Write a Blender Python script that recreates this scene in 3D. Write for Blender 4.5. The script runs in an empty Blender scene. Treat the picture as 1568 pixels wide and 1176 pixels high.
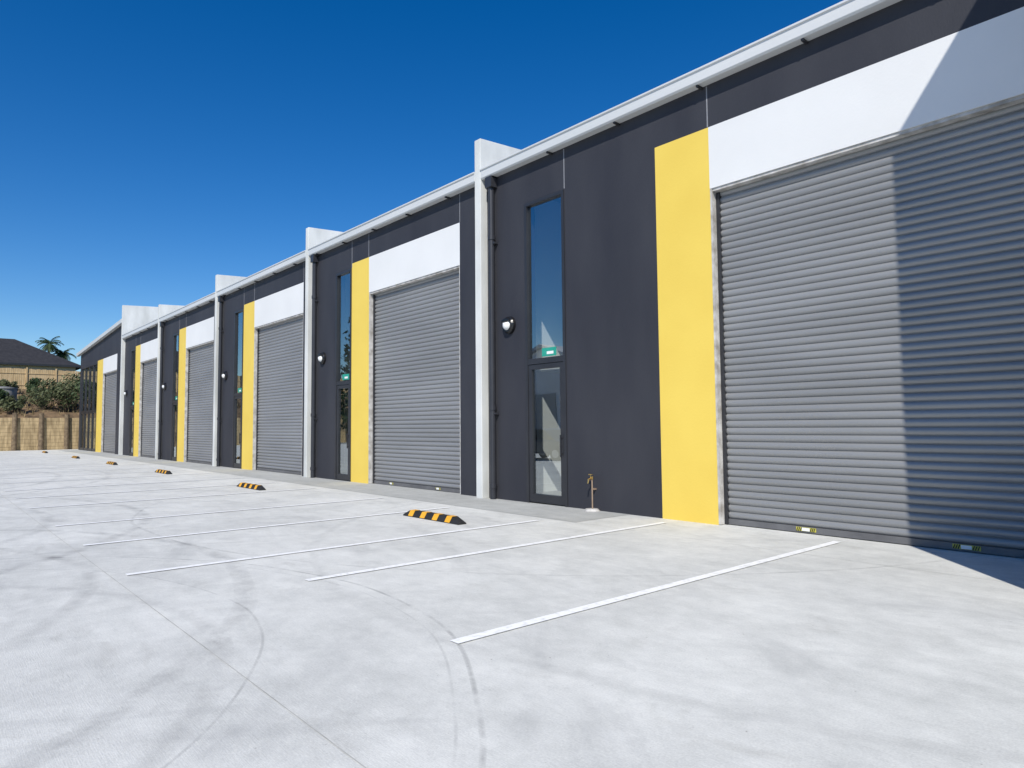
import bpy, bmesh, math, random
from mathutils import Vector, Matrix
random.seed(7)
R=math.radians
scene=bpy.context.scene
scene.view_settings.view_transform='Standard'
try: scene.view_settings.look='None'
except: pass
scene.view_settings.exposure=0
# ---------------- materials ----------------
def newmat(name):
    m=bpy.data.materials.new(name); m.use_nodes=True
    nt=m.node_tree; b=nt.nodes['Principled BSDF']
    return m,nt,b
def noisemat(name,c1,c2,scale=3.,rough=.7,metal=0.,bump=0.,bscale=60.,spec=.5,stretch=(1,1,1),detail=6,bdist=.01):
    m,nt,b=newmat(name)
    tc=nt.nodes.new('ShaderNodeTexCoord'); mp=nt.nodes.new('ShaderNodeMapping')
    mp.inputs['Scale'].default_value=stretch
    nt.links.new(tc.outputs['Object'],mp.inputs[0])
    n=nt.nodes.new('ShaderNodeTexNoise'); n.inputs['Scale'].default_value=scale; n.inputs['Detail'].default_value=detail
    nt.links.new(mp.outputs[0],n.inputs['Vector'])
    r=nt.nodes.new('ShaderNodeValToRGB'); r.color_ramp.elements[0].position=.3; r.color_ramp.elements[1].position=.7
    r.color_ramp.elements[0].color=(*c1,1); r.color_ramp.elements[1].color=(*c2,1)
    nt.links.new(n.outputs['Fac'],r.inputs[0]); nt.links.new(r.outputs[0],b.inputs['Base Color'])
    b.inputs['Roughness'].default_value=rough; b.inputs['Metallic'].default_value=metal
    b.inputs['Specular IOR Level'].default_value=spec
    if bump>0:
        n2=nt.nodes.new('ShaderNodeTexNoise'); n2.inputs['Scale'].default_value=bscale; n2.inputs['Detail'].default_value=4
        nt.links.new(mp.outputs[0],n2.inputs['Vector'])
        bp=nt.nodes.new('ShaderNodeBump'); bp.inputs['Strength'].default_value=bump; bp.inputs['Distance'].default_value=bdist
        nt.links.new(n2.outputs['Fac'],bp.inputs['Height']); nt.links.new(bp.outputs[0],b.inputs['Normal'])
    return m
M={}
M['dark']=noisemat('charcoal_paint',(.028,.029,.037),(.041,.042,.050),.7,.6,bump=.3,bscale=25,spec=.35,stretch=(1.6,1,.5),detail=9)
M['white']=noisemat('white_paint',(.71,.71,.70),(.77,.77,.76),.6,.6,bump=.15,bscale=25)
M['yellow']=noisemat('yellow_paint',(.77,.55,.092),(.82,.60,.108),.8,.55,bump=.2,bscale=25)
M['fin']=noisemat('precast_concrete',(.50,.51,.49),(.70,.71,.69),1.5,.8,bump=.3,bscale=30,stretch=(1,1,.4),detail=9)
M['gutter']=noisemat('gutter_metal',(.54,.56,.56),(.62,.63,.63),1.,.45,metal=.0,stretch=(.2,1,1))
M['roof']=noisemat('roof_sheet',(.4,.42,.44),(.46,.48,.5),1.,.5)
M['door']=noisemat('roller_door_steel',(.245,.248,.25),(.31,.313,.315),.8,.38,metal=.25,stretch=(.3,1,1.5),bump=.4,bscale=.9,bdist=.03,detail=8)
M['rail']=noisemat('door_rail_steel',(.10,.10,.105),(.15,.15,.155),3,.5)
M['frame']=noisemat('dark_aluminium',(.022,.023,.027),(.03,.031,.036),2,.4)
M['pipe']=noisemat('charcoal_pipe',(.025,.026,.032),(.035,.036,.042),2,.4)
M['jamb']=noisemat('concrete_reveal',(.30,.28,.25),(.62,.61,.59),6,.85,bump=.4)
M['tank']=noisemat('tank_concrete',(.20,.20,.19),(.34,.34,.33),2,.85)
M['black']=noisemat('black_rubber',(.012,.012,.013),(.022,.022,.022),8,.7,bump=.3)
M['gblack']=noisemat('gloss_black_plastic',(.008,.008,.009),(.012,.012,.013),8,.25)
M['ryellow']=noisemat('reflective_yellow',(.75,.36,.02),(.82,.42,.03),8,.5)
M['hyellow']=noisemat('hazard_yellow',(.50,.46,.06),(.58,.53,.08),8,.5)
M['lens']=noisemat('lamp_diffuser',(.80,.80,.78),(.84,.84,.82),4,.3)
M['brass']=noisemat('brass',(.5,.34,.12),(.6,.42,.16),9,.35,metal=.9)
M['copper']=noisemat('copper_pipe',(.35,.25,.17),(.45,.33,.24),9,.5,metal=.4)
M['green']=noisemat('green_label',(.02,.3,.22),(.03,.34,.25),9,.4)
M['joint']=noisemat('joint_sealant',(.30,.30,.29),(.50,.50,.48),5,.9)
M['ljoint']=noisemat('panel_joint',(.20,.21,.23),(.28,.28,.30),5,.8)
M['timber']=noisemat('treated_timber',(.26,.19,.10),(.54,.41,.23),1.2,.85,stretch=(1,6,1),bump=.3)
M['timber2']=noisemat('weathered_timber',(.40,.28,.14),(.60,.45,.25),1.5,.85,stretch=(1,5,1))
M['post']=noisemat('timber_post',(.10,.07,.045),(.24,.18,.11),4,.9)
M['soil']=noisemat('dry_bank_soil',(.06,.04,.022),(.25,.165,.09),1.4,.95,bump=.8,bscale=6)
M['grass']=noisemat('dry_grass',(.06,.09,.025),(.16,.15,.06),.5,.95)
M['tuft']=noisemat('dry_grass_tufts',(.20,.15,.07),(.34,.27,.14),2.,.9)
M['htile']=noisemat('dark_roof_tiles',(.018,.017,.018),(.035,.033,.034),3,.7)
M['hwall']=noisemat('house_render',(.42,.38,.33),(.5,.46,.4),1,.8)
M['leafd']=noisemat('foliage_dark',(.018,.04,.012),(.05,.085,.025),2.,.7)
M['leafl']=noisemat('foliage_olive',(.05,.075,.03),(.14,.145,.065),2.,.7)
M['bark']=noisemat('bark',(.07,.05,.035),(.14,.10,.07),8,.9)
M['carp']=noisemat('car_paint',(.03,.04,.06),(.035,.045,.065),1,.25)
M['chrome']=noisemat('wheel_alloy',(.5,.5,.52),(.55,.55,.57),5,.3,metal=.8)
M['shed']=noisemat('pale_cladding',(.62,.62,.60),(.72,.72,.70),1,.6)
M['lining']=noisemat('interior_lining',(.76,.78,.77),(.80,.82,.81),1,.7)
M['ifloor']=noisemat('interior_floor',(.22,.22,.22),(.28,.28,.28),1,.6)
def glassmat():
    m,nt,b=newmat('tinted_glass'); nt.nodes.remove(b)
    tr=nt.nodes.new('ShaderNodeBsdfTransparent'); tr.inputs[0].default_value=(.95,.98,.97,1)
    g=nt.nodes.new('ShaderNodeBsdfGlossy'); g.inputs['Roughness'].default_value=.0
    g.inputs['Color'].default_value=(.9,.97,.98,1)
    lw=nt.nodes.new('ShaderNodeLayerWeight'); lw.inputs['Blend'].default_value=.5
    pw=nt.nodes.new('ShaderNodeMath'); pw.operation='POWER'; pw.inputs[1].default_value=3.
    ml=nt.nodes.new('ShaderNodeMath'); ml.operation='MULTIPLY_ADD'; ml.inputs[1].default_value=.6; ml.inputs[2].default_value=.34
    mx=nt.nodes.new('ShaderNodeMixShader')
    tc=nt.nodes.new('ShaderNodeTexCoord'); n=nt.nodes.new('ShaderNodeTexNoise'); n.inputs['Scale'].default_value=.8; n.inputs['Detail'].default_value=1
    bp=nt.nodes.new('ShaderNodeBump'); bp.inputs['Strength'].default_value=.04; bp.inputs['Distance'].default_value=.05
    L=nt.links.new
    L(tc.outputs['Object'],n.inputs['Vector']); L(n.outputs['Fac'],bp.inputs['Height']); L(bp.outputs[0],g.inputs['Normal'])
    L(lw.outputs['Facing'],pw.inputs[0]); L(pw.outputs[0],ml.inputs[0])
    L(ml.outputs[0],mx.inputs[0]); L(tr.outputs[0],mx.inputs[1]); L(g.outputs[0],mx.inputs[2])
    L(mx.outputs[0],nt.nodes['Material Output'].inputs[0])
    return m
M['glass']=glassmat()
M['cglass']=noisemat('dark_car_glass',(.01,.012,.013),(.014,.016,.017),1,.05)
def concrete(name,lo,hi,arcs=True):
    m,nt,b=newmat(name); L=nt.links.new; N=nt.nodes.new
    tc=N('ShaderNodeTexCoord')
    def noise(scale,detail,st=(1,1,1),rot=0,dist=0.,rg=.6,vec=None):
        mp=N('ShaderNodeMapping'); mp.inputs['Scale'].default_value=st; mp.inputs['Rotation'].default_value=(0,0,rot)
        L(vec if vec else tc.outputs['Object'],mp.inputs[0]); n=N('ShaderNodeTexNoise')
        n.inputs['Scale'].default_value=scale; n.inputs['Detail'].default_value=detail; n.inputs['Distortion'].default_value=dist
        n.inputs['Roughness'].default_value=rg
        L(mp.outputs[0],n.inputs['Vector']); return n.outputs['Fac']
    def math_(op,a,b_=None,clamp=False):
        n=N('ShaderNodeMath'); n.operation=op; n.use_clamp=clamp
        for i,v in enumerate((a,b_)):
            if v is None: continue
            if isinstance(v,(int,float)): n.inputs[i].default_value=v
            else: L(v,n.inputs[i])
        return n.outputs[0]
    def darken(col,fac,c):
        mx=N('ShaderNodeMixRGB'); L(fac,mx.inputs[0]); L(col,mx.inputs[1]); mx.inputs[2].default_value=(*c,1); return mx.outputs[0]
    big=noise(.4,8,dist=.3,rg=.7); med=noise(3.1,9,rg=.75); streak=noise(1.3,8,(.6,2.4,1),rot=.7,rg=.7); fine=noise(70,3,rg=.7); brush=noise(9,4,(1,14,1),rot=.1)
    s=math_('MULTIPLY',big,.27); s=math_('ADD',s,math_('MULTIPLY',med,.25)); s=math_('ADD',s,math_('MULTIPLY',streak,.15))
    s=math_('ADD',s,math_('MULTIPLY',fine,.22)); s=math_('ADD',s,math_('MULTIPLY',brush,.11))
    mr=N('ShaderNodeMapRange'); mr.inputs['From Min'].default_value=.37; mr.inputs['From Max'].default_value=.57
    L(s,mr.inputs['Value']); fac=mr.outputs[0]
    mix=N('ShaderNodeMixRGB'); mix.inputs[1].default_value=(*lo,1); mix.inputs[2].default_value=(*hi,1); L(fac,mix.inputs[0])
    col=mix.outputs[0]
    if arcs:
        sx=N('ShaderNodeSeparateXYZ'); L(tc.outputs['Object'],sx.inputs[0])
        def polar(cx,cy):
            dx=math_('SUBTRACT',sx.outputs[0],cx); dy=math_('SUBTRACT',sx.outputs[1],cy)
            return math_('SQRT',math_('ADD',math_('MULTIPLY',dx,dx),math_('MULTIPLY',dy,dy))), math_('ARCTAN2',dy,dx)
        for (cx,cy,sc,k,thr) in ((-6.4,-12.2,2.3,.8,.54),(-13.,-15.5,1.9,1.1,.53),(4.,-13.5,2.6,1.,.55)):
            r,a=polar(cx,cy)
            cv=N('ShaderNodeCombineXYZ'); L(r,cv.inputs[0]); L(math_('MULTIPLY',a,k),cv.inputs[1]); cv.inputs[2].default_value=cx
            sw=noise(sc,8,rg=.65,vec=cv.outputs[0]); sw=math_('MULTIPLY',math_('SUBTRACT',sw,thr,True),2.8,True)
            msk=math_('MULTIPLY',math_('SUBTRACT',noise(.5,4),.40,True),5.,True)
            col=darken(col,math_('MULTIPLY',math_('MULTIPLY',sw,msk),.8),(.33,.335,.33))
        wob=math_('MULTIPLY',math_('SUBTRACT',noise(.35,1),.5),.22)
        tot=None
        for (cx,cy,r0,w,st) in [(-6.37,-11.75,5.36,.020,.6),(-6.37,-11.75,5.22,.012,.3),(-6.37,-11.75,3.7,.09,.28),(-6.9,-11.9,4.3,.014,.4),(-9.5,-13.5,6.6,.11,.40),(-9.5,-13.5,5.1,.10,.35),
                               (-16.,-14.5,8.,.12,.42),(-16,-14.5,6.5,.12,.36),(1.5,-14,6.6,.02,.35),(3.,-12.6,6.3,.09,.2),(-30,-16,10,.13,.4),(-30,-16,11.5,.13,.35),(-12,2.5,9.6,.03,.4),(-5,1.5,8.3,.08,.2)]:
            r,a=polar(cx,cy)
            d=math_('ADD',r,wob)
            e=math_('DIVIDE',math_('ABSOLUTE',math_('SUBTRACT',d,r0)),w)
            e=math_('SUBTRACT',1.,e,True); e=math_('MULTIPLY',math_('SQRT',e),st)
            tot=e if tot is None else math_('ADD',tot,e)
        brk=noise(2.2,8,rg=.72); brk=math_('MULTIPLY',math_('SUBTRACT',brk,.38,True),4.5,True)
        col=darken(col,math_('MULTIPLY',tot,brk),(.22,.22,.215))
        st=noise(.8,9,(1,1.6,1),rot=.5,dist=.5,rg=.72); st=math_('MULTIPLY',math_('SUBTRACT',st,.575,True),2.2,True)
        col=darken(col,st,(.30,.29,.26))
        sp=noise(24,2); sp=math_('MULTIPLY',math_('SUBTRACT',sp,.72,True),9.,True)
        col=darken(col,sp,(.17,.15,.13))
    L(col,b.inputs['Base Color']); b.inputs['Roughness'].default_value=.8; b.inputs['Specular IOR Level'].default_value=.35
    bp=N('ShaderNodeBump'); bp.inputs['Strength'].default_value=.25; bp.inputs['Distance'].default_value=.01
    L(math_('ADD',fine,brush),bp.inputs['Height']); L(bp.outputs[0],b.inputs['Normal'])
    return m
M['yard']=concrete('yard_concrete',(.42,.425,.405),(.70,.70,.665))
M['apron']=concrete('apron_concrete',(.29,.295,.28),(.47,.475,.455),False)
def linepaint():
    m,nt,b=newmat('line_paint'); tc=nt.nodes.new('ShaderNodeTexCoord'); n=nt.nodes.new('ShaderNodeTexNoise'); n.inputs['Scale'].default_value=14; n.inputs['Detail'].default_value=6
    r=nt.nodes.new('ShaderNodeValToRGB'); r.color_ramp.elements[0].position=.3; r.color_ramp.elements[1].position=.5
    r.color_ramp.elements[0].color=(.70,.71,.69,1); r.color_ramp.elements[1].color=(.90,.90,.89,1)
    nt.links.new(tc.outputs['Object'],n.inputs['Vector']); nt.links.new(n.outputs['Fac'],r.inputs[0]); nt.links.new(r.outputs[0],b.inputs['Base Color'])
    b.inputs['Roughness'].default_value=.6; return m
M['line']=linepaint()
# ---------------- mesh helpers ----------------
def mk(name,verts,faces,mats,parent=None,fm=None,smooth=False):
    me=bpy.data.meshes.new(name); me.from_pydata(verts,[],faces)
    if not isinstance(mats,(list,tuple)): mats=[mats]
    for m in mats: me.materials.append(m)
    if fm:
        for p,i in zip(me.polygons,fm): p.material_index=i
    if smooth:
        for p in me.polygons: p.use_smooth=True
    me.update(); o=bpy.data.objects.new(name,me); scene.collection.objects.link(o)
    if parent: o.parent=parent
    return o
def empty(name,loc=(0,0,0)):
    e=bpy.data.objects.new(name,None); e.location=loc; scene.collection.objects.link(e); return e
class B:
    def __init__(s): s.v=[];s.f=[];s.m=[]
    def add(s,vs,fs,mi=0):
        k=len(s.v); s.v+=[tuple(v) for v in vs]; s.f+=[tuple(i+k for i in f) for f in fs]; s.m+=[mi]*len(fs)
    def box(s,x0,x1,y0,y1,z0,z1,mi=0):
        s.add([(x0,y0,z0),(x1,y0,z0),(x1,y1,z0),(x0,y1,z0),(x0,y0,z1),(x1,y0,z1),(x1,y1,z1),(x0,y1,z1)],
              [(0,3,2,1),(4,5,6,7),(0,1,5,4),(1,2,6,5),(2,3,7,6),(3,0,4,7)],mi)
    def quad(s,x0,x1,y0,y1,z,mi=0): s.add([(x0,y0,z),(x1,y0,z),(x1,y1,z),(x0,y1,z)],[(0,1,2,3)],mi)
    def vquad(s,x0,x1,y,z0,z1,mi=0): s.add([(x0,y,z0),(x1,y,z0),(x1,y,z1),(x0,y,z1)],[(0,1,2,3)],mi)
    def prism(s,poly,axis,a,b,mi=0):
        def P(p,t): return (t,p[0],p[1]) if axis=='x' else ((p[0],t,p[1]) if axis=='y' else (p[0],p[1],t))
        n=len(poly); vs=[P(p,a) for p in poly]+[P(p,b) for p in poly]
        fs=[tuple(range(n))[::-1],tuple(range(n,2*n))]+[(i,(i+1)%n,n+(i+1)%n,n+i) for i in range(n)]
        s.add(vs,fs,mi)
    def cyl(s,p0,p1,r0,r1=None,n=12,mi=0,cap=True):
        if r1 is None: r1=r0
        p0=Vector(p0);p1=Vector(p1); d=(p1-p0).normalized(); u=d.orthogonal().normalized(); w=d.cross(u)
        vs=[p0+(u*math.cos(2*math.pi*i/n)+w*math.sin(2*math.pi*i/n))*r0 for i in range(n)]+[p1+(u*math.cos(2*math.pi*i/n)+w*math.sin(2*math.pi*i/n))*r1 for i in range(n)]
        fs=[(i,(i+1)%n,n+(i+1)%n,n+i) for i in range(n)]
        if cap: fs+=[tuple(range(n))[::-1],tuple(range(n,2*n))]
        s.add(vs,fs,mi)
    def obj(s,name,mats,parent=None,smooth=False,bevel=0):
        o=mk(name,s.v,s.f,mats,parent,s.m,smooth)
        bm=bmesh.new(); bm.from_mesh(o.data); bmesh.ops.recalc_face_normals(bm,faces=bm.faces); bm.to_mesh(o.data); bm.free()
        if bevel:
            md=o.modifiers.new('bev','BEVEL'); md.width=bevel; md.segments=2; md.limit_method='ANGLE'
        return o
# ---------------- ground ----------------
b=B(); b.quad(-1500,1500,-1500,1500,-.03); b.obj('ground',[M['grass']])
b=B(); b.quad(-66.9,30,-60,.6,0.); b.obj('concrete_yard',[M['yard']])
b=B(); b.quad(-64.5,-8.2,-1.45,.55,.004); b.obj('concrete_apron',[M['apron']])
b=B()
for y in (-8.25,-17.,-25.): b.quad(-66.9,30,y-.003,y+.003,.004)
for x in (-57.5,-49.,-40.,-31.,-21.6): b.quad(x-.004,x+.004,-50,-1.47,.0045)
b.quad(-8.19,30,-1.46,-1.453,.005)
b.obj('concrete_joints',[M['joint']])
b=B()
W=.055
for x,y0,y1 in [(-4.336,-6.8,-.25),(-7.124,-6.72,-.42)]: b.quad(x-W,x+W,y0,y1,.009)
ls=[-8.806,-11.44,-14.05,-17.6,-20.3,-23.0,-26.3,-29.0,-31.8,-35.3,-38.,-40.8,-44.6,-47.3,-50.,-56.6,-59.3]
for x in ls: b.quad(x-W,x+W,-8.1,-1.75,.009)
b.obj('parking_markings',[M['line']])
# ---------------- building ----------------
bld=empty('warehouse_building')
ZWT,ZD,ZWIN,ZG=6.646,5.589,6.50,7.608
TH=.30; ZT=7.39
units=[dict(d=(-6.365,-1.8),y=(-7.478,-6.365),w=(-11.01,-9.79)),
 dict(d=(-17.872,-13.393),y=(-18.928,-17.872),w=(-19.95,-18.928)),
 dict(d=(-26.951,-22.40),y=(-28.12,-26.951),w=(-29.15,-28.12)),
 dict(d=(-36.05,-31.816),y=(-37.2,-36.05),w=(-38.2,-37.2)),
 dict(d=(-45.156,-41.313),y=(-46.35,-45.156),w=(-47.4,-46.35)),
 dict(d=(-55.96,-51.43),y=(-57.9,-55.96),w=(-64.2,-57.9))]
fins=[-12.53,-21.83,-31.12,-40.56,-49.4]
FW=.22
def top(x):
    if x>-49.4: return ZT
    return 8.45+(x+49.4)*(8.45-7.62)/(64.9-49.4)
w=B()
segs=[]
def seg(x0,x1,kind): segs.append((x0,x1,kind))
cur=12.
for u in units:
    d,y,wi=u['d'],u['y'],u['w']
    if cur>d[1]: seg(d[1],cur,'dark')
    seg(d[0],d[1],'door'); seg(y[0],y[1],'yellow')
    if y[0]>wi[1]+.01: seg(wi[1],y[0],'dark')
    seg(wi[0],wi[1],'win'); cur=wi[0]
seg(-64.9,-64.2,'dark')
def wallpiece(x0,x1,z0,z1a,z1b,mi):
    w.prism([(x0,z0),(x1,z0),(x1,z1b),(x0,z1a)],'y',0,TH,mi)
for x0,x1,k in segs:
    parts=[(x0,x1)]
    if x0<-49.4<x1: parts=[(x0,-49.4),(-49.4,x1)]
    for a,c in parts:
        ta,tb=(top(a),top(c)) if c<=-49.4 else (ZT,ZT)
        if k=='dark': wallpiece(a,c,0,ta,tb,0)
        elif k=='yellow': w.box(a,c,0,TH,0,ZWT,2); wallpiece(a,c,ZWT,ta,tb,0)
        elif k=='door': w.box(a,c,0,TH,ZD,ZWT,1); wallpiece(a,c,ZWT,ta,tb,0)
        elif k=='win': wallpiece(a,c,ZWIN,ta,tb,0)
w.obj('walls',[M['dark'],M['white'],M['yellow']],bld)
w=B(); w.box(-64.9,-64.6,TH,18,0,7.4); w.box(-64.9,12,18,18.3,0,7.3)
w.obj('rear_walls',[M['dark']],bld)
w=B(); w.box(-49.3,12,.01,18,7.42,7.5); w.prism([(-65.1,7.72),(-49.4,8.55),(-49.4,8.62),(-65.1,7.79)],'y',.01,18)
w.obj('roof',[M['roof']],bld)
w=B()
gp=[(-.004,7.37),(-.17,7.37),(-.20,7.40),(-.20,7.575),(-.225,7.58),(-.225,7.615),(-.004,7.615)]
for i in range(len(fins)):
    hi=12. if i==0 else fins[i-1]-.002
    w.prism(gp,'x',fins[i]+FW+.002,hi)
w.prism([(-.004,7.62),(-.004,7.70),(2,7.75),(2,7.62)],'x',-49,12)
w.prism([(-65.6,7.58),(-49.4,8.45),(-49.4,8.70),(-65.6,7.83)],'y',-.22,-.004)
w.obj('gutter',[M['gutter']],bld,bevel=.006)
w=B()
for xx in [x*-1.83+10 for x in range(0,32)]:
    if all(abs(xx-f)>.5 for f in fins): w.box(xx-.01,xx+.03,-.16,-.004,7.335,7.369)
w.obj('gutter_brackets',[M['frame']],bld)
w=B()
for i,f in enumerate(fins):
    z=8.36 if i<4 else 9.55
    L=3.5 if i<4 else 9
    w.prism([(-.2,0),(.0,0),(L,0),(L,z+.05*L),(-.2,z)],'x',f,f+FW)
w.obj('fin_walls',[M['fin']],bld,bevel=.012)
w=B()
for i,f in enumerate(fins):
    u=units[i]; a=f+FW+.005; c=u['y'][1]-.05
    w.box(a,a+.05,TH+.002,3.6,.012,7.35,0)
    w.box(a+.051,c,3.5,3.6,.012,7.35,0)
    w.box(c,c+.06,TH+.002,3.6,.012,7.35,0)
    w.box(a+.051,c-.001,TH+.002,3.499,.013,.03,1)
    w.box(a+.051,c-.001,1.2,3.499,2.95,3.15,0)
    w.box(a+1.0,a+1.9,3.46,3.495,.031,2.1,2)
w.box(-64.5,-58,4.5,4.6,.012,7.5,0); w.box(-64.5,-58,TH+.01,4.49,.013,.03,1)
w.obj('interior',[M['lining'],M['ifloor'],M['timber']],bld)
w=B()
for u in units[:5]:
    w.box(u['w'][1]+.0,u['w'][1]+.022,-.004,-.0005,ZWIN+.02,7.36)
    w.box(u['d'][0]-.022,u['d'][0],-.004,-.0005,ZWT+.01,7.36)
    w.box(u['d'][1]-.0,u['d'][1]+.018,-.004,-.0005,ZWT+.01,7.36)
w.obj('panel_joints',[M['ljoint']],bld)
# reveals, doors
w=B(); dr=B(); gd=B(); bar=B(); hz=B()
pitch=ZD/49
for ui,u in enumerate(units):
    x0,x1=u['d']
    w.box(x0+.001,x0+.035,.004,.19,0.008,ZD-.002); w.box(x1-.035,x1-.001,.004,.19,.008,ZD-.002)
    w.box(x0+.036,x1-.036,.02,.19,ZD-.05,ZD-.002)
    gd.box(x0+.036,x0+.10,.12,.20,.008,ZD-.06); gd.box(x1-.10,x1-.036,.12,.20,.008,ZD-.06)
    n=7; vs=[];fs=[]
    zz=.10
    prof=[]
    while zz<ZD-.02:
        for j in range(n):
            t=j/n
            prof.append((.185-.034*math.sin(math.pi*t)**.65, zz+pitch*t))
        zz+=pitch
    for y,z in prof: vs+=[(x0+.10,y,z),(x1-.10,y,z)]
    for j in range(len(prof)-1): fs.append((2*j,2*j+1,2*j+3,2*j+2))
    dr.add(vs,fs)
    bar.box(x0+.10,x1-.10,.14,.20,.012,.10)
    if ui==0: P=((-5.12,-4.82),(-3.05,-2.74))
    elif ui==1: P=((x0+.95,x0+1.15),(x1-1.25,x1-1.05))
    else: P=()
    for px in P:
        hz.box(px[0],px[1],.130,.139,.035,.092,0)
        for s in range(3):
            for base in (px[0]+.003,px[1]-.092):
                a=base+s*.027
                hz.prism([(a,.037),(a+.014,.037),(a+.034,.090),(a+.020,.090)],'y',.126,.1295,1)
        hz.box((px[0]+px[1])/2-.06,(px[0]+px[1])/2+.06,.124,.1255,.040,.087,2)
w.obj('door_reveals',[M['jamb']],bld)
dr.obj('roller_doors',[M['door']],bld,smooth=False)
gd.obj('door_guides',[M['frame']],bld)
bar.obj('door_bottom_rails',[M['rail']],bld)
hz.obj('hazard_labels',[M['hyellow'],M['black'],M['lens']],bld)
# windows
fr=B(); gl=B(); st=B()
for ui,u in enumerate(units):
    x0,x1=u['w']
    if ui<5: cells=[(x0,x1)]
    else:
        n=4; cells=[(x0+(x1-x0)*i/n,x0+(x1-x0)*(i+1)/n) for i in range(n)]
    for a,c in cells:
        F=.075
        fr.box(a+.002,a+F,-.02,.12,.01,ZWIN-.002); fr.box(c-F,c-.002,-.02,.12,.01,ZWIN-.002)
        fr.box(a+F,c-F,-.02,.12,ZWIN-F,ZWIN-.002)
        fr.box(a+F,c-F,-.015,.12,2.95,3.07)
        LF=.11
        fr.box(a+F+.004,a+F+LF,-.004,.09,.03,2.94); fr.box(c-F-LF,c-F-.004,-.004,.09,.03,2.94)
        fr.box(a+F+LF,c-F-LF,-.004,.09,2.84,2.94); fr.box(a+F+LF,c-F-LF,-.004,.09,.03,.20)
        gl.vquad(a+F,c-F,.05,3.07,ZWIN-F); gl.vquad(a+F+LF,c-F-LF,.04,.2,2.84)
        fr.box(c-F-LF+.03,c-F-LF+.055,-.06,-.035,1.0,1.45)
        fr.box(c-F-LF+.03,c-F-LF+.055,-.036,-.003,1.05,1.08); fr.box(c-F-LF+.03,c-F-LF+.055,-.036,-.003,1.37,1.40)
    if ui<5:
        a,c=cells[0]
        st.box((a+c)/2-.15,(a+c)/2+.28,.043,.0465,3.10,3.28,0)
        st.box((a+c)/2-.0,(a+c)/2+.2,.040,.0425,3.14,3.20,1)
fr.obj('window_frames',[M['frame']],bld)
gl.obj('window_glass',[M['glass']],bld)
st.obj('window_labels',[M['green'],M['lens']],bld)
dp=B()
for f in fins[:4]:
    x=f+FW+.27
    dp.cyl((x,-.10,.01),(x,-.10,7.1),.07,n=14)
    dp.cyl((x,-.10,7.1),(x-.03,-.12,7.37),.07,n=14)
    for z in (.25,2.0,5.9): dp.cyl((x,-.10,z),(x,-.10,z+.10),.085,n=14)
    for z in (1.9,5.8): dp.box(x-.02,x+.12,-.12,-.001,z,z+.04)
    dp.box(x-.11,x+.11,-.195,-.003,7.12,7.366)
dp.obj('downpipes',[M['pipe']],bld)
w=B(); w.prism([(-3.,0),(14,0),(14,9.5),(-3.,9.5)],'x',-.68,14)
w.obj('concrete_side_wing',[M['fin']],bld)
# ---------------- wall lamps ----------------
def lamp(x):
    e=empty('wall_lamp',(x,0,3.88))
    s=B(); s.cyl((0,-.001,0),(0,-.06,0),.20,.19,32); s.cyl((0,-.06,0),(0,-.10,0),.185,.15,32)
    s.obj('housing',[M['gblack']],e)
    d=B(); n=16
    outline=[(-.10,.065)]+[(.11*math.sin(-math.pi/2+math.pi*i/n), .0-.115*math.cos(-math.pi/2+math.pi*i/n)) for i in range(n+1)]+[(.10,.065)]
    vs=[];m=len(outline)
    for s_,yy in ((1,-.101),(.85,-.14),(.5,-.165)):
        for p in outline: vs.append((p[0]*s_,yy,p[1]*s_))
    vs.append((0,-.172,-.02)); fs=[]
    for k in range(2):
        for i in range(m): fs.append((k*m+i,k*m+(i+1)%m,(k+1)*m+(i+1)%m,(k+1)*m+i))
    for i in range(m): fs.append((2*m+i,2*m+(i+1)%m,3*m))
    d.add(vs,fs); d.obj('diffuser',[M['lens']],e,smooth=True)
    h=B(); h.prism([(-.15,.07),(.15,.07),(.12,.12),(.0,.155),(-.12,.12)],'y',-.15,-.09); h.obj('eyelid',[M['gblack']],e,bevel=.012)
for f in fins: lamp(f+1.0)
# ---------------- tap ----------------
e=empty('garden_tap',(-9.05,-.09,0))
s=B(); s.cyl((0,0,.02),(0,0,.62),.014,n=10); s.obj('standpipe',[M['copper']],e)
s=B(); s.cyl((0,.0,.62),(0,-.11,.60),.018,n=10); s.cyl((0,-.10,.61),(0,-.12,.53),.015,n=10); s.cyl((0,-.04,.62),(0,-.04,.69),.008,n=8); s.box(-.045,.045,-.055,-.025,.69,.705); s.cyl((0,.0,.60),(0,.0,.66),.024,n=10)
s.obj('tap_body',[M['brass']],e)
s=B(); s.box(-.03,.03,.02,.089,.40,.43); s.obj('bracket',[M['copper']],e)
s=B(); s.cyl((0,-.02,.005),(0,-.02,.045),.16,.12,18); s.obj('concrete_pad',[M['jamb']],e)
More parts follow.
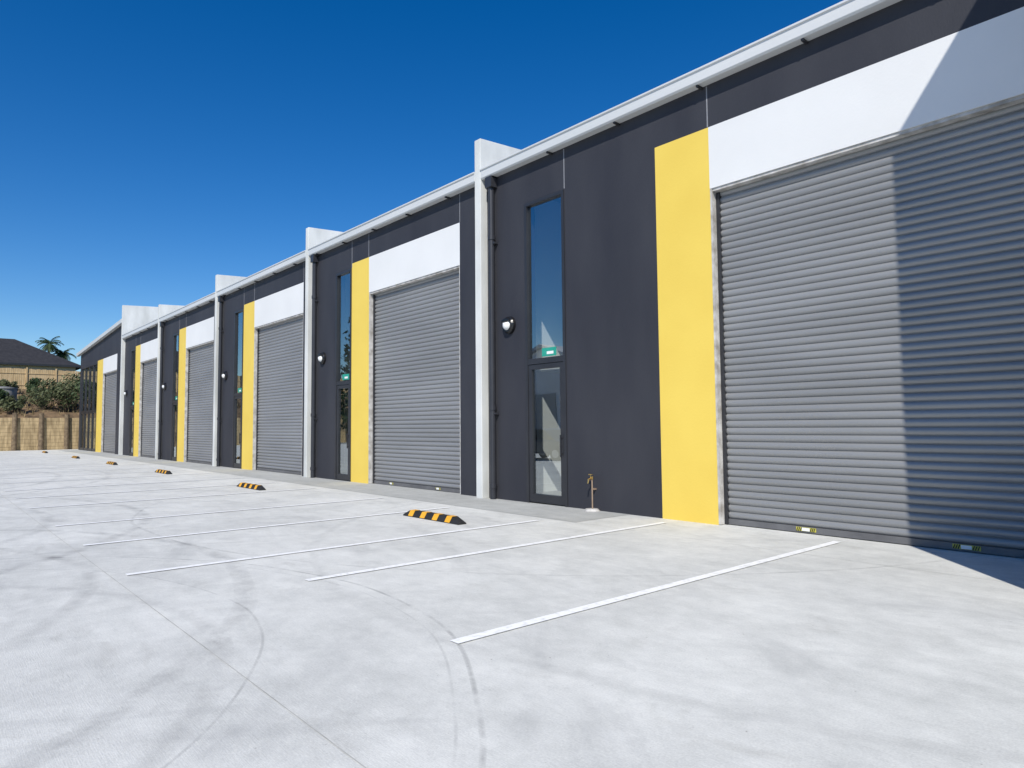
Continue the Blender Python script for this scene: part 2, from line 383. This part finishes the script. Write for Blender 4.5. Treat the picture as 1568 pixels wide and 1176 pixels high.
# ---------------- wheel stops ----------------
def stop(x):
    e=empty('wheel_stop',(x,-2.98,0))
    L=.86; n=9; s=B()
    xs=[-L+2*L*i/n for i in range(n+1)]
    for i in range(n):
        a,c=xs[i],xs[i+1]
        def ring(x,z): return [(x,-.085,.006),(x,-.085,.02),(x,-.05,z),(x,.05,z),(x,.085,.02),(x,.085,.006)]
        ra,rc=ring(a,.115),ring(c,.115)
        if i==0: ra=[(a,-.085,.006),(a,-.085,.02),(a,-.06,.035),(a,.06,.035),(a,.085,.02),(a,.085,.006)]
        if i==n-1: rc=[(c,-.085,.006),(c,-.085,.02),(c,-.06,.035),(c,.06,.035),(c,.085,.02),(c,.085,.006)]
        fs=[(j,j+1,6+j+1,6+j) for j in range(5)]+[(5,0,6,11)]
        if i==0: fs.append((0,1,2,3,4,5))
        if i==n-1: fs.append((6,7,8,9,10,11))
        s.add(ra+rc,fs,0)
    s.obj('rubber_body',[M['black']],e)
    s=B()
    for i in range(n):
        if i%2==1:
            a,c=xs[i],xs[i+1]
            s.add([(a-.02,-.0885,.015),(c-.06,-.0885,.015),(c-.02,-.0545,.119),(a+.02,-.0545,.119),(a+.02,.0545,.119),(c-.02,.0545,.119),(a-.02,.0885,.015),(c-.06,.0885,.015)],
                  [(0,1,2,3),(3,2,5,4),(4,5,7,6)])
    s.obj('reflective_strips',[M['ryellow']],e)
for x in (-10.2,-18.97,-27.75,-36.6,-46.2,-58.6): stop(x)
# ---------------- background left ----------------
s=B(); X=-67.
for k in range(9):
    z0=k*.29; yy=-45.
    while yy<25:
        l=random.uniform(3.,4.); s.box(X-.08+random.uniform(-.01,.01),X+random.uniform(-.01,.01),yy,min(yy+l-.01,25),z0,z0+.275); yy+=l
wl=empty('retaining_wall'); s.obj('timber_boards',[M['timber']],wl)
s=B(); yy=-44.3
while yy<25:
    s.cyl((X+.16,yy,0),(X+.10,yy,2.85+random.uniform(-.05,.2)),.19,.17,10); yy+=1.75
s.obj('posts',[M['post']],wl)
nx,ny=14,60; vs=[];fs=[]
for i in range(nx+1):
    for j in range(ny+1):
        t=i/nx; x=X-.1-t*15; y=-60+j*100/ny
        z=2.5+3.2*(t**.8)+(random.uniform(-.25,.25) if 0<i<nx else 0)
        vs.append((x,y,z))
for i in range(nx):
    for j in range(ny):
        a=i*(ny+1)+j; fs.append((a,a+1,a+ny+2,a+ny+1))
mk('earth_bank',vs,fs,M['soil'],smooth=True)
b=B(); b.box(-400,X-15.1,-300,300,-.02,5.68); b.obj('hill_terrace',[M['grass']])
fe=empty('timber_fence'); s=B(); yy=-50.
while yy<35:
    zt=7.55+random.uniform(-.03,.03)+(-.012*(yy))
    s.box(X-14.6,X-14.57,yy,yy+.15,5.6,zt); yy+=.165
s.obj('palings',[M['timber2']],fe)
s=B(); yy=-50.
while yy<35:
    s.box(X-14.56,X-14.44,yy,yy+.12,5.5,7.7-.012*yy); yy+=2.4
for z in (5.95,7.1): s.box(X-14.565,X-14.52,-50,35,z,z+.09)
s.obj('posts_and_rails',[M['timber2']],fe)
t=empty('water_tank',(-72.,-4.5,3.0))
s=B(); s.cyl((0,0,-.8),(0,0,2.1),1.0,n=32); s.cyl((0,0,2.1),(0,0,2.2),1.06,n=32); s.cyl((0,0,2.2),(0,0,2.3),1.,.3,n=32)
s.obj('tank_shell',[M['tank']],t)
def house(name,cx,cy,wx,wy,ze,zr):
    h=empty(name,(cx,cy,0))
    s=B(); s.box(-wx+.6,wx-.6,-wy+.6,wy-.6,5.5,ze-.01); s.obj('walls',[M['hwall']],h)
    rid=[(0,-wy+wx,zr),(0,wy-wx,zr)]
    vs=[(-wx,-wy,ze),(wx,-wy,ze),(wx,wy,ze),(-wx,wy,ze)]+rid
    fs=[(0,1,4),(1,2,5,4),(2,3,5),(3,0,4,5),(0,3,2,1)]
    s=B(); s.add(vs,fs); s.obj('hip_roof',[M['htile']],h)
    s=B(); s.box(-wx-.05,wx+.05,-wy-.1,-wy-.001,ze-.2,ze+.02); s.box(-wx-.05,wx+.05,wy+.001,wy+.1,ze-.2,ze+.02); s.box(wx+.001,wx+.1,-wy,wy,ze-.2,ze+.02)
    s.obj('eaves_gutter',[M['frame']],h)
    s=B()
    for k in (-.6,0,.55): s.box(wx-.59,wx-.55,wy*k-.8,wy*k+.8,6.4,7.9)
    s.obj('windows',[M['cglass']],h)
house('hip_roof_house',-99,-8.5,6.,13.,9.0,12.3)
def leaves(b,c,rad,n,size,mi=0,flat=1.):
    for _ in range(n):
        while True:
            p=Vector((random.uniform(-1,1),random.uniform(-1,1),random.uniform(-1,1)))
            if p.length<1: break
        p=Vector(c)+Vector((p.x*rad,p.y*rad,p.z*rad*flat))
        a=Vector((random.gauss(0,1),random.gauss(0,1),random.gauss(0,1))).normalized(); u=a.orthogonal().normalized(); w=a.cross(u)
        s=size*random.uniform(.6,1.3)
        b.add([p-u*s,p-w*s*.4,p+u*s,p+w*s*.4],[(0,1,2,3)],mi)
def shrub(x,y,z,h,mat):
    e=empty('shrub',(x,y,z)); t=B(); l=B()
    for k in range(8):
        a=random.uniform(0,6.28); r=random.uniform(.1,.55)*h; tip=(math.cos(a)*r,math.sin(a)*r,h*random.uniform(.3,.95))
        t.cyl((0,0,-.3),tip,.04,.01,6); leaves(l,tip,h*.24,95,.14)
    t.obj('stems',[M['bark']],e); l.obj('leaves',[mat],e)
def bankz(x): 
    t=min(max((X-.1-x)/15,0),1); return 2.5+3.2*t**.8
for (x,y,h,m) in [(-69,-2.2,2.1,'leafl'),(-70,-1.2,2.5,'leafd'),(-69.2,-.3,2.8,'leafl'),(-70.5,.6,2.8,'leafl'),(-69,1.4,3.0,'leafd'),(-71,-5.6,.9,'leafl'),(-75,-1.8,1.7,'leafd'),(-69,2.8,2.8,'leafl'),(-68.6,-3.9,1.5,'leafl'),(-76,2.,1.9,'leafl'),(-69,-8,1.3,'leafd'),(-78,-3.4,1.5,'leafl'),(-70,-4.9,1.6,'leafd')]:
    shrub(x,y,bankz(x),h,M[m])
l=B()
for k in range(900):
    x=random.uniform(-81,-67.4); y=random.uniform(-16,8); z=bankz(x)
    for j in range(4):
        a=random.uniform(0,6.28); hh=random.uniform(.2,.55); dx,dy=.14*math.cos(a),.14*math.sin(a)
        l.add([(x-dy*.3,y+dx*.3,z-.1),(x+dy*.3,y-dx*.3,z-.1),(x+dx*1.5,y+dy*1.5,z+hh)],[(0,1,2)])
l.obj('bank_grass',[M['tuft']])
def palm(x,y,z,h):
    e=empty('palm_tree',(x,y,z)); t=B(); t.cyl((0,0,0),(.1,0,h*.5),.22,.17,10); t.cyl((.1,0,h*.5),(0,.1,h),.17,.14,10); t.obj('trunk',[M['bark']],e)
    l=B()
    for k in range(32):
        a=random.uniform(0,6.28); el=random.uniform(-.5,1.3); L=random.uniform(1.3,1.9); p=Vector((0,.1,h)); d=Vector((math.cos(a)*math.cos(el),math.sin(a)*math.cos(el),math.sin(el)))
        side=Vector((-math.sin(a),math.cos(a),0))
        for s in range(10):
            q=p+d*(L/10); d=(d+Vector((0,0,-.17))).normalized()
            for sg in (-1,1):
                tip=p+side*sg*.45*math.sin(math.pi*(s+1.5)/12)+d*.15-Vector((0,0,.18))
                l.add([p,q,tip],[(0,1,2)])
            p=q
    l.obj('fronds',[M['leafd']],e)
palm(-108,2.9,5.6,7.3); palm(-109,4.6,5.6,6.2)
# ---------------- across the yard (mirrored in the glazing) ----------------
op=empty('gabled_warehouse',(0,0,0))
s=B(); s.prism([(-47,0),(-29.5,0),(-29.5,5.),(-38,7.5),(-47,5.)],'y',-44,-26,0); s.obj('walls',[M['shed']],op)
s=B(); s.prism([(-47.4,4.8),(-38,7.6),(-29.1,4.8),(-29.1,5.02),(-38,7.82),(-47.4,5.02)],'y',-44.3,-25.7); s.obj('roof',[M['roof']],op)
s=B(); s.box(-41,-36.5,-25.99,-25.9,.01,4.); s.obj('door',[M['door']],op)
def conifer(x,y,h):
    e=empty('pine_tree',(x,y,0)); t=B(); t.cyl((0,0,0),(0,0,h),.35,.05,10); l=B()
    n=int(h*3)
    for k in range(n):
        z=h*(.12+.88*k/n); r=(h-z)*.26+.4; a=k*2.4
        for rr in (.45,.9): leaves(l,(math.cos(a)*r*rr,math.sin(a)*r*rr,z-.25*rr),.85,22,.3,0,.5)
        t.cyl((0,0,z),(math.cos(a)*r,math.sin(a)*r,z-.2),.05,.02,5)
    t.obj('trunk',[M['bark']],e); l.obj('needles',[M['leafd']],e)
for x,y,h in ((-62,-24,13),(-68,-27,16),(-90,-24,14)): conifer(x,y,h)
s=B(); s.box(-125,25,-45.9,-45.8,.0,1.9); s.obj('boundary_fence',[M['timber2']])
def car(x,y,rot):
    e=empty('parked_car',(x,y,0)); e.rotation_euler[2]=rot
    low=[(-2.2,.35),(-2.22,.62),(-2.1,.88),(-1.75,.95),(1.0,1.0),(1.7,.88),(2.15,.7),(2.22,.5),(2.2,.3)]
    s=B(); s.prism(low,'y',-.88,.88); s.obj('body',[M['carp']],e,bevel=.08)
    cab=[(-1.75,.93),(-1.3,1.38),(-.9,1.46),(.1,1.46),(.45,1.38),(1.15,.96)]
    s=B(); vs=[(p[0],-.84+.2*(p[1]-.93),p[1]) for p in cab]+[(p[0],.84-.2*(p[1]-.93),p[1]) for p in cab]
    n=len(cab); s.add(vs,[tuple(range(n))[::-1],tuple(range(n,2*n))]+[(i,(i+1)%n,n+(i+1)%n,n+i) for i in range(n)]); s.obj('cabin_glass',[M['cglass']],e)
    s=B(); s.prism([(-1.28,1.40),(-.9,1.48),(.1,1.48),(.43,1.40),(.1,1.43),(-.9,1.43)],'y',-.74,.74); s.obj('roof_panel',[M['carp']],e)
    for wx in (-1.35,1.35):
        for sy in (-.9,.9):
            s=B(); s.cyl((wx,sy-.11,.33),(wx,sy+.11,.33),.33,n=24); s.obj('tyre',[M['black']],e)
            s=B(); s.cyl((wx,sy-.12,.33),(wx,sy+.12,.33),.2,n=16); s.obj('rim',[M['chrome']],e)
    s=B(); s.box(2.16,2.225,-.8,-.5,.6,.72); s.box(2.16,2.225,.5,.8,.6,.72); s.obj('headlamps',[M['lens']],e)
car(-24.,-13.2,0.)
# ---------------- camera ----------------
yw,pt,rl=R(40.916),R(3.452),R(-.499)
F=Vector((-math.cos(yw)*math.cos(pt),math.sin(yw)*math.cos(pt),math.sin(pt)))
Rt=Vector((math.sin(yw),math.cos(yw),0)); U=Rt.cross(F)
R2=Rt*math.cos(rl)+U*math.sin(rl); U2=-Rt*math.sin(rl)+U*math.cos(rl)
cam=bpy.data.cameras.new('camera'); co=bpy.data.objects.new('camera',cam); scene.collection.objects.link(co)
co.matrix_world=Matrix(((R2.x,U2.x,-F.x,0),(R2.y,U2.y,-F.y,-9.949),(R2.z,U2.z,-F.z,1.65),(0,0,0,1)))
cam.sensor_width=36; cam.sensor_fit='HORIZONTAL'; cam.lens=1052.232/1568*36; cam.clip_end=5000; cam.clip_start=.05
scene.camera=co
# ---------------- light ----------------
el=R(44); sd=Vector((.675*math.cos(el),-.737*math.cos(el),math.sin(el))).normalized()
sun=bpy.data.lights.new('sun','SUN'); sun.energy=4.8; sun.angle=R(.53); sun.color=(1,.955,.875)
so=bpy.data.objects.new('sun',sun); scene.collection.objects.link(so)
so.rotation_euler=sd.to_track_quat('Z','Y').to_euler(); so.location=(10,-20,30)
wd=bpy.data.worlds.new('World'); scene.world=wd; wd.use_nodes=True
nt=wd.node_tree; bg=nt.nodes['Background']
sk=nt.nodes.new('ShaderNodeTexSky'); sk.sky_type='NISHITA'; sk.sun_disc=False
sk.sun_elevation=el; sk.sun_rotation=math.atan2(sd.x,sd.y)
sk.air_density=1.0; sk.dust_density=.05; sk.ozone_density=4.; sk.altitude=200
gm=nt.nodes.new('ShaderNodeHueSaturation'); gm.inputs['Saturation'].default_value=1.38; gm.inputs['Value'].default_value=1.36; gm.inputs['Hue'].default_value=.508
nt.links.new(sk.outputs[0],gm.inputs['Color']); nt.links.new(gm.outputs[0],bg.inputs[0]); bg.inputs[1].default_value=.085
